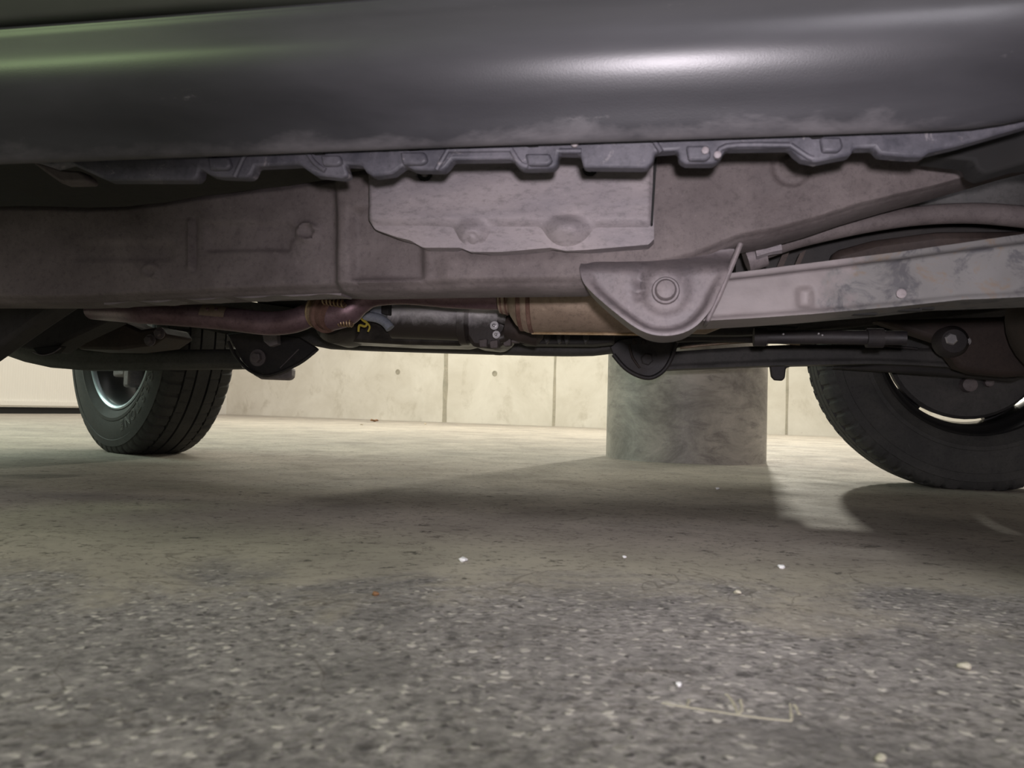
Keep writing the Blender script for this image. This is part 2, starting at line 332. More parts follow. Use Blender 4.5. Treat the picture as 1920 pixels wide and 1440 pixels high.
def relief(bm, xs, top, bot, v0, depth, f, rows=40):
    """Pressed-metal slab: the camera-side face lies on plane v0 and is stamped by f(px,py); closed behind."""
    loops = []
    for x in xs:
        t, b = top(x), bot(x); lp = []
        for r in range(rows+1):
            y = t+(b-t)*r/rows; p = P(x, y, v0); p.y += f(x, y, r/rows); lp.append(bm.verts.new(p))
        p = P(x, b, v0); lp.append(bm.verts.new((p.x, v0+depth, p.z)))
        p = P(x, t, v0); lp.append(bm.verts.new((p.x, v0+depth, p.z)))
        loops.append(lp)
    n = len(loops[0])
    for a, b in zip(loops, loops[1:]):
        for i in range(n): bm.faces.new((a[i], a[(i+1) % n], b[(i+1) % n], b[i]))
    bm.faces.new(loops[0]); bm.faces.new(loops[-1][::-1]); return bm
def rng(a, b, s):
    n = max(1, round((b-a)/s)); return [a+(b-a)*i/n for i in range(n+1)]
def ss(x, a, b):
    t = min(1, max(0, (x-a)/(b-a))); return t*t*(3-2*t)
def tag(o, label=None, cat=None, group=None, kind=None):
    if label: o['label'] = label
    if cat: o['category'] = cat
    if group: o['group'] = group
    if kind: o['kind'] = kind
    return o
def bolt(name, centre, axis, r, h, mat, parent, hexa=True):
    bm = bmesh.new(); lathe(bm, [(0, r*1.55), (h*0.22, r*1.55), (h*0.22, r*1.5)], centre, axis, 24)
    lathe(bm, [(h*0.2, r), (h*0.9, r), (h, r*0.8)], centre, axis, 6 if hexa else 24)
    return part(name, bm, mat, parent, angle=30)
# ------------------------------------------------------------------ the setting
def world_box(name, lo, hi, mat, loc=(0, 0, 0), rz=0, kind='structure', parent=None):
    o = link(name, box(bmesh.new(), lo, hi), mat, parent, smooth=False, loc=loc); o.rotation_euler = (0, 0, rz)
    if kind: o['kind'] = kind
    return o
FLOOR = world_box('floor', (-14, -6, -0.2), (16, 14, 0), 'floor')
A = G(420, 776.5); B = G(1560, 818.5)
ang = math.atan2(B.y-A.y, B.x-A.x)
dirw = (B-A).normalized(); L = (B-A).length
wall_far = world_box('wall_far', (0, 0, 0), (L+9, 0.25, 2.8), 'wall', loc=A, rz=ang)
def wall_x(px):                                    # distance along the far wall of the base point at this pixel column
    d = ray(px, 790); n = Vector((-dirw.y, dirw.x, 0)); t = A.dot(n)/d.dot(n); return (Vector((d.x*t, d.y*t, 0))-A).dot(dirw)
for px, wd in ((833, 0.035), (1038, 0.018), (1475, 0.012)):
    x = wall_x(px); bm = bmesh.new()
    pts = []
    for k in range(15):
        pts.append((x-wd*(0.6+0.5*random.random()), k*0.2))
    for k in range(14, -1, -1): pts.append((x+wd*(0.6+0.5*random.random()), k*0.2))
    prism(bm, [(a, -0.003, z) for a, z in pts], (0, 0.02, 0))
    j = link('wall_joint', bm, 'joint', wall_far, smooth=False)
for px, py in ((743, 697), (925, 700), (1188, 702)):
    x = wall_x(px); d = ray(px, py); t = (A+dirw*x).y/d.y; z = CAM_H+d.z*t
    bm = bmesh.new(); lathe(bm, [(0.0, 0.030), (-0.006, 0.030), (-0.006, 0.021), (0.0, 0.021)], (x, 0, z), (0, 1, 0), 24, close=False)
    lathe(bm, [(-0.001, 0.021), (0.001, 0.021)], (x, 0, z), (0, 1, 0), 24)
    link('tie_hole', bm, 'joint', wall_far)
# left wall: white ribbed sectional door between jambs
d0 = Vector((-4.5, 6.65, 0)); d1 = Vector((A.x-0.01, A.y+0.02, 0)); al = math.atan2(d1.y-d0.y, d1.x-d0.x); DL = (d1-d0).length
door = world_box('door_1', (-3.0, 0.0, 0.06), (DL, 0.05, 2.6), 'door', loc=d0, rz=al)
world_box('trim_1', (-3.0, -0.02, 0.075), (DL-0.05, 0.0, 0.115), 'door', loc=d0, rz=al)
world_box('trim_2', (-3.0, 0.02, 0.0), (DL-0.35, 0.06, 0.06), 'blackhole', loc=d0, rz=al)
world_box('trim_3', (DL-0.40, -0.05, 0.0), (DL-0.02, 0.04, 2.6), 'door', loc=d0, rz=al)
# pale scraped mark on the rough concrete
for q_ in ([(1240, 1318), (1285, 1326), (1340, 1334), (1385, 1341), (1440, 1348), (1484, 1352)], [(1288, 1325), (1292, 1312)], [(1384, 1340), (1376, 1318), (1362, 1302)], [(1384, 1340), (1392, 1328), (1388, 1312)], [(1484, 1350), (1482, 1320)], [(1500, 1340), (1490, 1322)]):
    bm = bmesh.new(); tube(bm, [G(x, y) for x, y in q_], 0.0009, 8, 3)
    for v in bm.verts: v.co.z = v.co.z*0.5; v.co.x += 0.0008*noise.noise(v.co*400)
    link('floor_scrape', bm, 'joint', FLOOR)
# pillar
fc = G(1283, 869.5); d = Vector((fc.x, fc.y, 0)).normalized(); PR = 0.272; pc = fc+d*PR
bm = bmesh.new(); lathe(bm, [(0, PR+0.001), (0.004, PR), (0.5, PR), (1.2, PR), (2.6, PR)], (0, 0, 0), (0, 0, 1), 96)
pil = link('concrete_pillar', bm, 'pillar', loc=pc)
tag(pil, 'round stained grey concrete pillar standing on the floor behind the vehicle', 'pillar')
# ------------------------------------------------------------------ vehicle
SUV = bpy.data.objects.new('off_road_vehicle', None); C.objects.link(SUV)
SUV.location = (U0*cs+V0*sn, -U0*sn+V0*cs, 0); SUV.rotation_euler = (0, 0, -PSI); SUV.empty_display_size = 0.3
tag(SUV, 'dark off-road vehicle seen from below its side sill, parked on the concrete floor', 'car')
# sill cladding: profile swept along the vehicle
prof = [(0.640, 0.47), (0.606, 0.46), (0.600, 0.40), (0.592, 0.370), (0.585, 0.3595), (0.5775, 0.3575), (0.571, 0.3635), (0.563, 0.375), (0.554, 0.387), (0.5475, 0.398),
        (0.5435, 0.409), (0.5425, 0.420), (0.5440, 0.431), (0.550, 0.446), (0.556, 0.458), (0.5585, 0.4665), (0.562, 0.4695), (0.60, 0.472), (0.64, 0.473)]
pp = smooth_path([(0, a, b) for a, b in prof], 4)
bm = bmesh.new(); us = rng(-0.98, 0.335, 0.02); loops = []
for u in us:
    e = ss(u, 0.20, 0.34); lp = []
    for p in pp:
        lp.append(bm.verts.new((u, p.y+0.012*e + 0.0010*math.sin(u*9), p.z+0.02*e*(0.47-p.z)/0.1)))
    loops.append(lp)
for a, b in zip(loops, loops[1:]):
    for i in range(len(pp)): j = (i+1) % len(pp); bm.faces.new((a[i], a[j], b[j], b[i]))
bm.faces.new(loops[0]); bm.faces.new(loops[-1][::-1])
part('sill_cladding', bm, 'trim', angle=60)
# door bottoms above the cladding with shut gap
bm = bmesh.new(); pr = [(0.572, 0.4745), (0.566, 0.476), (0.5615, 0.481), (0.556, 0.50), (0.535, 0.60), (0.525, 0.75), (0.53, 0.95), (0.55, 1.02), (0.60, 1.02), (0.60, 0.4745)]
prism(bm, [(-0.86, a, b) for a, b in pr], (1.15, 0, 0)); part('door_panel', bm, 'paint', bevel=0.002)
bm = bmesh.new(); prism(bm, [(-1.98, a, b) for a, b in [(0.56, 0.80), (0.54, 0.95), (0.60, 1.05), (0.70, 1.66), (0.80, 1.70), (1.62, 1.70), (1.72, 1.66), (1.82, 1.05), (1.88, 0.95), (1.86, 0.80)]], (3.2, 0, 0))
part('body_shell', bm, 'paint', bevel=0.02)
bm = bmesh.new(); prism(bm, [(-0.98, a, b) for a, b in [(0.605, 0.472), (0.605, 0.82), (1.80, 0.82), (1.80, 0.40), (1.86, 0.36), (1.83, 0.35), (1.76, 0.41), (1.74, 0.472)]], (1.32, 0, 0))
part('floor_pan', bm, 'dark')
bm = bmesh.new(); box(bm, (-1.98, 0.87, 0.50), (1.20, 1.78, 0.80)); part('underfloor', bm, 'dark')
for a_, b_ in ((-1.95, -0.97), (0.43, 1.20)):
    bm = bmesh.new(); prism(bm, [(a_, 0.85, 0.30 if a_ > 0 else 0.38), (b_, 0.85, 0.45), (b_, 0.85, 0.82), (a_, 0.85, 0.82)], (0, 0.02, 0)) ; part('arch_liner', bm, 'dark')
for u0_, u1_ in ((-1.98, -1.72), (1.06, 1.22)):
    bm = bmesh.new(); box(bm, (u0_, 0.60, 0.40), (u1_, 1.82, 0.82)); part('bumper', bm, 'trim', bevel=0.03)
# inner flange and moulded clips along the cladding
low = [(-60, 300), (0, 297), (20, 296), (58, 300), (95, 312), (125, 304), (200, 338), (362, 338), (371, 330), (373, 315), (393, 328), (410, 331), (462, 333), (470, 327), (477, 311), (527, 309), (560, 307), (575, 318), (590, 328), (640, 333), (653, 328),
       (645, 307), (677, 309), (687, 323), (700, 330), (735, 325), (757, 309), (777, 318), (830, 319), (838, 312), (847, 299), (960, 297), (968, 308), (977, 316), (1036, 315), (1045, 308), (1047, 286), (1087, 287),
       (1094, 313), (1213, 314), (1226, 300), (1228, 284), (1271, 281), (1273, 300), (1286, 306), (1340, 306), (1350, 298), (1361, 278), (1481, 276), (1490, 287), (1504, 298), (1530, 303), (1564, 296), (1597, 290),
       (1601, 277), (1640, 276), (1650, 289), (1700, 293), (1732, 294), (1742, 286), (1800, 272), (1925, 236), (1990, 214)]
bm = bmesh.new(); plate(bm, low+[(1990, 150), (-60, 230)], 0.604, 0.014)
fl = part('clip_strip', bm, 'dirty_plastic', bevel=0.0022)
def rib(pts, v, r, mat='dirty_plastic', parent=None, name='clip_rib'):
    bm = bmesh.new(); tube(bm, [P(x, y, v) for x, y in pts], r, 10, 4); return part(name, bm, mat, parent)
for pts in ([(440, 332), (452, 305), (462, 284)], [(818, 318), (830, 298), (842, 278)], [(842, 282), (960, 280)], [(958, 280), (975, 306), (990, 312)],
            [(1345, 300), (1362, 274), (1480, 272)], [(1482, 272), (1512, 292), (1525, 298)], [(1049, 283), (1090, 283)], [(575, 284), (590, 305), (610, 320)], [(1240, 285), (1222, 256), (1224, 248)]):
    rib(pts, 0.603, 0.0022, parent=fl)
for cx, cy, w_, h_ in ((410, 306, 22, 12), (775, 296, 26, 12), (1010, 298, 26, 11), (1310, 286, 24, 14), (1560, 270, 22, 14), (620, 300, 20, 10)):
    bm = bmesh.new(); plate(bm, [(cx-w_, cy-h_), (cx+w_*0.8, cy-h_), (cx+w_, cy+h_*0.4), (cx+w_*0.6, cy+h_), (cx-w_*0.8, cy+h_)], 0.599, 0.01)
    part('clip_boss', bm, 'dirty_plastic', fl, bevel=0.002)
for cx, cy in ((383, 288), (768, 275), (993, 268), (1530, 252), (590, 283)):
    bm = bmesh.new(); plate(bm, [(cx-14, cy-2), (cx+6, cy-4), (cx+15, cy+3), (cx-4, cy+4)], 0.598, 0.006); part('clip_slot', bm, 'blackhole', fl)
for k, (x, y) in enumerate([(1322, 284), (1345, 292), (1078, 271)]):
    bm = bmesh.new(); lathe(bm, [(0, 0.0028), (-0.003, 0.0028), (-0.0035, 0.002)], P(x, y, 0.600), (0, 1, 0), 12); part('clip_pin', bm, 'shield', fl)
bm = bmesh.new(); plate(bm, [(58, 303), (92, 309), (118, 318), (148, 320), (162, 331), (160, 341), (112, 342), (86, 324)], 0.70, 0.02); part('mounting_tab', bm, 'rail', bevel=0.003)
# near frame rail, pressed steel
rt = lerp_line([(-120, 386), (35, 384), (167, 387), (240, 383), (300, 378), (467, 353), (633, 332), (690, 325), (1225, 286), (1400, 278), (1600, 272), (1700, 270), (1925, 238), (2060, 212)])
rb = lerp_line([(-120, 566), (0, 566), (120, 566), (200, 562), (333, 556), (470, 550), (620, 545), (660, 547), (850, 543), (1090, 540), (1180, 520), (1300, 490), (1385, 455), (1450, 443), (1530, 420), (1600, 396), (1680, 372), (1760, 350), (1850, 324), (1925, 302), (2060, 268)])
def bx_(x, y, x0, x1, y0, y1, s=6):
    return ss(x, x0-s, x0+s)*(1-ss(x, x1-s, x1+s))*ss(y, y0-s, y0+s)*(1-ss(y, y1-s, y1+s))
def frail(x, y, t):
    o = 0
    o -= 0.016*ss(x, 626, 648)                                        # overlapping rear section
    if x > 660: o += 0.010*bx_(x, y, 668, 800, 400, 528, 9) 
    o += 0.004*bx_(x, y, 385, 545, 418, 470, 5)
    o += 0.003*bx_(x, y, 140, 322, 455, 488, 7)
    o -= 0.0045*bx_(x, y, 352, 360, 412, 505, 4); o += 0.003*bx_(x, y, 364, 368, 404, 510, 3)
    o += 0.004*bx_(x, y, 546, 552, 425, 452, 3)
    r = math.hypot(x-578, y-436); o -= 0.005*(1-ss(abs(r-16), 2, 6)); o += 0.002*(1-ss(r, 8, 12))
    r = math.hypot(x-283, y-510); o -= 0.003*(1-ss(abs(r-12), 2, 6))
    o += 0.006*(1-ss(t, 0, 0.06)); o += 0.014*ss(t, 0.93, 1.0)         # rounded edges
    if 1: o -= 0.006*ss(x, 820, 860)*ss(y, 470, 500)*(1-ss(x, 1100, 1120))
    o += 0.0015*math.sin(x*0.021)*math.sin(y*0.03)
    r = math.hypot((x-1480), (y-320)); o += 0.004*(1-ss(abs(r-28), 2, 14))*ss(x, 1300, 1320)
    o += 0.02*ss(x, 1500, 1900)
    o += 0.0018*noise.noise(Vector((x*0.02, y*0.02, 0)))
    return o
bm = bmesh.new(); relief(bm, rng(-420, 2060, 5), rt, rb, 0.80, 0.06, frail, 56)
rail = part('frame_rail', bm, 'rail', angle=70)
# lower weld flange under the rail
bm = bmesh.new(); fb = []
for x in rng(195, 640, 15): fb.append((x, rb(x)-3))
fb2 = [(x, rb(x)+6+2*math.sin(x*0.07)+2*random.random()) for x in rng(195, 640, 15)][::-1]
plate(bm, fb+fb2, 0.818, 0.03); part('weld_flange', bm, 'bracket', rail)
# kinked shield plate with stamped bumps
st_ = lerp_line([(687, 322), (690, 300), (1218, 290), (1228, 290)]); 
sb = lerp_line([(687, 408), (700, 428), (740, 442), (765, 448), (790, 462), (860, 462), (880, 470), (940, 470), (1030, 462), (1060, 468), (1100, 466), (1216, 456), (1224, 448)])
def fsh(x, y, t):
    o = 0.0
    k = 404+ (x-690)*0.006
    o += 0.034*ss(y, k, k+62)
    for cx, cy, rx_, ry_, a in ((884, 452, 60, 46, 0.026), (1062, 448, 70, 48, 0.027), (822, 437, 14, 8, 0.004), (966, 437, 16, 7, 0.004)):
        q = math.hypot((x-cx)/rx_, (y-cy)/ry_); o -= a*(1-ss(q, 0.15, 1.0))
    q = math.hypot(x-885, y-450); o += 0.003*(1-ss(abs(q-10), 1, 5))
    o += 0.005*(1-ss(x, 687, 696)) + 0.005*ss(x, 1214, 1226)
    o += 0.0012*noise.noise(Vector((x*0.012, y*0.03, 4)))
    for cx, cy in ((795, 326), (1105, 316)):
        q = math.hypot(x-cx, y-cy); o += 0.004*(1-ss(abs(q-10), 1, 4))*ss(y, cy-2, cy+4)
    return o
bm = bmesh.new(); relief(bm, rng(688, 1226, 3.5), st_, sb, 0.757, 0.006, fsh, 60)
sh = part('shield_plate', bm, 'shield', angle=70)
for cx, cy in ((796, 325), (1106, 315)):
    bm = bmesh.new(); pts = [(cx+14*math.cos(a), cy+14*math.sin(a)*0.95) for a in [0.05+0.3*k for k in range(11)]]
    pts += [(cx+9*math.cos(a), cy-4+12*math.sin(a)) for a in [0.05+0.3*k for k in range(10, -1, -1)]]
    plate(bm, pts, 0.7562, 0.003); part('plug_gap', bm, 'blackhole', sh)
bm = bmesh.new(); plate(bm, [(1226, 288), (1232, 287), (1228, 350), (1224, 418), (1220, 420), (1224, 350)], 0.752, 0.012); part('seam_gap', bm, 'blackhole', sh)
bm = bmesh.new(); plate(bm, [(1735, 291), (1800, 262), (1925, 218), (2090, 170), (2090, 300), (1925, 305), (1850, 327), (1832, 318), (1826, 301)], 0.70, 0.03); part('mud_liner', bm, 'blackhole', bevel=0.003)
# trailing-arm bracket: dished plate with raised rim
bo = [(1086, 500), (1090, 480), (1115, 468), (1180, 460), (1240, 457), (1300, 456), (1352, 455), (1386, 455), (1374, 488), (1360, 522), (1345, 552), (1334, 578), (1318, 600), (1299, 617), (1275, 628), (1246, 632), (1217, 628), (1190, 615), (1160, 593), (1130, 568), (1104, 543), (1092, 525)]
bs_ = [p.xy for p in smooth_path([(x, y, 0) for x, y in bo+[bo[0]]], 6)][:-1]
cc = Vector((1240, 545))
bm = bmesh.new()
def fbr(q, s):      # s: 1 at the rim, 0 at centre
    o = 0.0
    o += -0.012*ss(s, 0.80, 0.93)*ss(q.y, 480, 600)         # rim turned toward camera
    o += 0.034*(1-ss(q.y, 458, 512))
    r = (q-Vector((1248, 546))).length
    o -= 0.004*(1-ss(r, 34, 50))
    o += 0.006*bx_(q.x, q.y, 1195, 1206, 500, 560, 8)
    return o
rings = []
svals = [1.0, 0.985, 0.96, 0.92, 0.88, 0.84, 0.8, 0.74, 0.66, 0.58, 0.5, 0.42, 0.34, 0.26, 0.18, 0.1]
for s in svals:
    rg = []
    for q in bs_:
        p2 = cc+(q-cc)*s; p = P(p2.x, p2.y, 0.765); p.y += fbr(p2, s); rg.append(bm.verts.new(p))
    rings.append(rg)
for a, b in zip(rings, rings[1:]):
    for i in range(len(a)): j = (i+1) % len(a); bm.faces.new((a[i], a[j], b[j], b[i]))
bm.faces.new(rings[-1])
bk = [bm.verts.new((v.co.x, 0.825, v.co.z)) for v in rings[0]]
for i in range(len(bk)): j = (i+1) % len(bk); bm.faces.new((rings[0][i], bk[i], bk[j], rings[0][j]))
bm.faces.new(bk)
brk = part('arm_bracket', bm, 'bracket', angle=75)
bm = bmesh.new(); lathe(bm, [(0.0, 0.0135), (-0.004, 0.0135), (-0.006, 0.0125), (-0.006, 0.0105), (-0.011, 0.0102), (-0.0135, 0.0085), (-0.0145, 0.004)], P(1248, 546, 0.763), (0, 1, 0), 32)
part('bolt', bm, 'bracket', brk)
bm = bmesh.new(); plate(bm, [(1385, 452), (1395, 455), (1375, 505), (1352, 560), (1330, 604), (1322, 600), (1345, 550), (1370, 490)], 0.765, 0.05); part('bracket_edge', bm, 'bracket', brk, bevel=0.002)
# near trailing arm
at = lerp_line([(1290, 520), (1365, 509), (1522, 489), (1687, 468), (1800, 452), (1925, 434), (2100, 400)])
ab = lerp_line([(1290, 604), (1400, 598), (1519, 590), (1687, 575), (1800, 563), (1925, 558), (2100, 552)])
def farm(x, y, t):
    o = 0.012*(1-ss(t, 0.10, 0.2)); 
    o -= 0.004*ss(t, 0.9, 0.97)
    o += 0.006*bx_(x, y, 1497, 1522, 540, 575, 6)*1.0
    r = math.hypot((x-1690)/9, (y-550)/10); o -= 0.002*(1-ss(r, 0.7, 1))
    o += 0.0015*noise.noise(Vector((x*0.015, y*0.03, 2))); return o
bm = bmesh.new(); relief(bm, rng(1290, 2100, 6), at, ab, 0.785, 0.075, farm, 26)
arm = part('trailing_arm', bm, 'arm', angle=70)
bm = bmesh.new(); lathe(bm, [(0, 0.0045), (-0.002, 0.0045), (-0.0025, 0.003)], P(1689, 551, 0.782), (0, 1, 0), 16); part('plug', bm, 'shield', arm)
bm = bmesh.new()
for cx, cy, a in ((1620, 607, 22), (1705, 590, 20), (1735, 592, 14)):
    p = P(cx, cy, 0.82); box(bm, (p.x-a*0.0005, 0.815, P(cx, ab(cx), 0.785).z-0.0006), (p.x+a*0.0005, 0.825, P(cx, ab(cx), 0.785).z+0.001))
part('drain_slot', bm, 'blackhole', arm)
# upper curved link rod with bushing
bm = bmesh.new(); tube(bm, [P(1402, 484, 0.90), P(1440, 470, 0.90), P(1490, 452, 0.90), P(1560, 434, 0.90), P(1640, 417, 0.90), P(1720, 405, 0.90), P(1800, 400, 0.90), P(1870, 402, 0.90), P(1990, 414, 0.90)], [0.0075, 0.0085, 0.009, 0.0095, 0.010, 0.0105, 0.011, 0.0115, 0.012], 20)
rod = part('lateral_rod', bm, 'rail')
bm = bmesh.new(); tube(bm, [P(1398, 486, 0.885), P(1432, 474, 0.885)], 0.0155, 24, 1); part('bushing', bm, 'bracket', rod)
bm = bmesh.new(); tube(bm, [P(1415, 472, 0.87), P(1440, 466, 0.87), P(1462, 460, 0.87)], [0.009, 0.0075, 0.009], 8, 1); part('clamp', bm, 'shield', rod)
rib([(1590, 395), (1640, 378), (1690, 366), (1735, 352), (1800, 330), (1900, 300), (1960, 280)], 0.84, 0.006, 'blackhole', None, 'dark_slot')  # black tube standing in for the dark slot along the rail's lower edge
# dark wheel housing behind and panels filling the space over the rear arm
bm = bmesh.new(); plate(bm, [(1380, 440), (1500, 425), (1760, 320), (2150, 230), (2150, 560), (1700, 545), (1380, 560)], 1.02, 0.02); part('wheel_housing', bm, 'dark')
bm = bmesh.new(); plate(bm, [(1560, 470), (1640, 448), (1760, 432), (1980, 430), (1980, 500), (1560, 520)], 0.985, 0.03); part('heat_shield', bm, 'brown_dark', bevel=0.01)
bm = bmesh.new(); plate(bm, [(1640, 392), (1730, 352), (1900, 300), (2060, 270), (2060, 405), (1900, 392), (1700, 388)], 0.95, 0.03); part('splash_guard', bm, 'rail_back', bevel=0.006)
for x0, x1 in ((1468, 1482), (1500, 1512)):
    bm = bmesh.new(); plate(bm, [(x0, 475), (x1, 468), (x1-22, 520), (x0-22, 524)], 0.96, 0.01); part('stay', bm, 'brown_dark')
# ---- front end of the frame seen at the left
bm = bmesh.new(); plate(bm, [(-140, 560), (60, 556), (120, 560), (108, 574), (60, 606), (0, 648), (-60, 690), (-140, 720)], 0.93, 0.04); part('steering_cover', bm, 'dark', bevel=0.008)
bm = bmesh.new(); plate(bm, [(150, 602), (205, 578), (222, 600), (262, 618), (300, 612), (312, 630), (285, 648), (220, 656), (148, 655), (128, 640)], 1.45, 0.10); part('engine_mount', bm, 'brown_dark', bevel=0.006)
bolt('mount_bolt', P(300, 625, 1.44), (0, -1, 0), 0.008, 0.012, 'bracket', None)
bolt('mount_bolt', P(282, 638, 1.44), (0, -1, 0), 0.008, 0.012, 'bracket', None)
bm = bmesh.new(); plate(bm, [(-60, 560), (180, 575), (205, 600), (120, 640), (90, 660), (-60, 640)], 1.30, 0.06); part('axle_bracket', bm, 'dark', bevel=0.006)
bm = bmesh.new(); plate(bm, [(60, 652), (112, 648), (100, 662), (72, 667)], 1.29, 0.02); part('grease_cap', bm, 'blackhole', bevel=0.002)
rib([(62, 660), (78, 666), (98, 662), (114, 652)], 1.288, 0.0012, 'bracket', None, 'cap_rim')
# front leading arm on the far side
lt = lerp_line([(-140, 560), (0, 600), (60, 625), (110, 642), (170, 652), (250, 656), (445, 654)])
lb = lerp_line([(-140, 606), (-60, 640), (0, 664), (40, 678), (90, 689), (140, 693), (250, 692), (470, 689)])
bm = bmesh.new(); relief(bm, rng(-140, 450, 10), lt, lb, 1.72, 0.07, lambda x, y, t: 0.008*(1-ss(t, 0, 0.2))+0.01*ss(t, 0.75, 1)-0.002*bx_(x, y, 260, 440, 664, 684, 5), 12); part('leading_arm', bm, 'rail_back', angle=70)
bm = bmesh.new(); plate(bm, [(425, 626), (470, 622), (560, 632), (590, 650), (596, 655), (585, 665), (560, 678), (530, 695), (505, 703), (475, 698), (455, 680)], 1.68, 0.012)
fb_ = part('arm_bracket', bm, 'bracket_dark', bevel=0.003)
bolt('bolt', P(484, 671, 1.68), (0, -1, 0), 0.013, 0.016, 'bracket', fb_)
rib([(428, 640), (440, 665), (462, 690), (485, 702), (510, 703), (560, 682), (594, 656)], 1.676, 0.004, 'bracket_dark', fb_, 'bracket_edge')
rib([(525, 690), (560, 655)], 1.679, 0.0012, 'bracket', fb_, 'scratch')
bm = bmesh.new(); plate(bm, [(468, 690), (546, 690), (545, 708), (538, 713), (488, 711), (474, 703)], 1.84, 0.03); part('mount_foot', bm, 'shield', bevel=0.006)
bm = bmesh.new(); plate(bm, [(490, 620), (518, 622), (520, 645), (505, 650), (494, 640)], 1.66, 0.02); part('mount_tab', bm, 'shield', bevel=0.002)
# far frame rail and crossmember
f2t = lerp_line([(-100, 520), (430, 560), (600, 585), (1140, 580), (1300, 560), (1950, 500)])
f2b = lerp_line([(-100, 560), (250, 590), (430, 628), (560, 640), (596, 651), (680, 655), (850, 660), (1000, 664), (1060, 665), (1110, 664), (1150, 659), (1260, 650), (1420, 628), (1600, 610), (1950, 570)])
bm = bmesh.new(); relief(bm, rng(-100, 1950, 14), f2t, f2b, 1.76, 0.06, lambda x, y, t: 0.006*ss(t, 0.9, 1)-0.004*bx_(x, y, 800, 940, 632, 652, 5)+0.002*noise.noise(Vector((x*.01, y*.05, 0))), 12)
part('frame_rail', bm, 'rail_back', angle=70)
for cx in (935, 1020):
    bm = bmesh.new(); lathe(bm, [(0, 0.018), (-0.006, 0.016), (-0.008, 0.010)], P(cx, 661, 1.79)+Vector((0, 0, 0.002)), (0, 0, 1), 20); part('rail_plug', bm, 'rail_back')
# far trailing-arm bracket, arm and tab
bo2 = [(1143, 650), (1160, 636), (1200, 630), (1272, 638), (1266, 660), (1256, 684), (1240, 702), (1222, 710), (1198, 707), (1172, 692), (1152, 673)]
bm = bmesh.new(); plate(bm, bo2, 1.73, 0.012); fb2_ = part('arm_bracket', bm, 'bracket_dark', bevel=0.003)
bolt('bolt', P(1213, 674, 1.73), (0, -1, 0), 0.014, 0.014, 'bracket_dark', fb2_)
rib([(1150, 665), (1172, 690), (1198, 705), (1222, 708), (1245, 694), (1260, 668), (1268, 640)], 1.727, 0.005, 'bracket_dark', fb2_, 'bracket_edge')
rib([(1180, 645), (1186, 670), (1200, 690)], 1.729, 0.003, 'brown_dark', fb2_, 'bracket_rib')
for x in (1190, 1207): bolt('bracket_bolt', P(x, 641, 1.73), (0, -1, 0), 0.004, 0.006, 'brown_dark', fb2_)
a2t = lerp_line([(1200, 662), (1270, 658), (1400, 649), (1500, 645), (1650, 648), (1800, 655), (1960, 668)])
a2b = lerp_line([(1200, 696), (1270, 692), (1430, 686), (1520, 684), (1640, 682), (1720, 685), (1800, 690), (1960, 708)])
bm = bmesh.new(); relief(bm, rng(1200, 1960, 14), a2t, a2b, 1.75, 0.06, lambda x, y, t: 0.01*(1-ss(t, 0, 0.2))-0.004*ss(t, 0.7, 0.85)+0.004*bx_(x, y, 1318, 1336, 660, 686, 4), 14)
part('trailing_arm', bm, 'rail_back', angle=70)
bm = bmesh.new(); plate(bm, [(1443, 684), (1485, 682), (1482, 688), (1474, 690), (1472, 709), (1467, 714), (1452, 713), (1446, 706)], 1.79, 0.012); part('hanging_tab', bm, 'bracket_dark', bevel=0.003)
rib([(1275, 652), (1340, 645), (1420, 640), (1500, 645)], 1.74, 0.0035, 'muffler', None, 'brake_pipe')
rib([(1500, 645), (1560, 642), (1640, 646), (1720, 654)], 1.74, 0.003, 'bracket_dark', None, 'brake_pipe')
rib([(1268, 634), (1320, 632), (1400, 634), (1440, 636)], 1.62, 0.010, 'bracket_dark', None, 'fuel_pipe')
# black propeller shaft with bright bolts
bm = bmesh.new(); tube(bm, [P(1415, 632, 1.30), P(1560, 632, 1.28), P(1700, 634, 1.26)], 0.011, 20, 1)
lathe(bm, [(-0.01, 0.015), (0.01, 0.015)], P(1425, 632, 1.30), (1, 0, 0), 20); lathe(bm, [(-0.012, 0.015), (0.012, 0.015)], P(1640, 634, 1.27), (1, 0, 0), 20)
ps = part('propeller_shaft', bm, 'bracket_dark')
for x, y in ((1468, 627), (1534, 626), (1541, 629), (1614, 628)):
    bm = bmesh.new(); lathe(bm, [(0, 0.0020), (-0.004, 0.0020), (-0.005, 0.001)], P(x, y, 1.272), (0, 1, 0), 10); part('shaft_bolt', bm, 'zinc', ps)
bm = bmesh.new(); plate(bm, [(1268, 604), (1330, 606), (1500, 612), (1490, 622), (1390, 628), (1268, 628)], 1.42, 0.04); part('fuel_tank_guard', bm, 'dark', bevel=0.004)
bm = bmesh.new(); plate(bm, [(1340, 598), (1395, 596), (1378, 608), (1360, 608)], 0.875, 0.012); part('arm_tab', bm, 'arm', bevel=0.002)
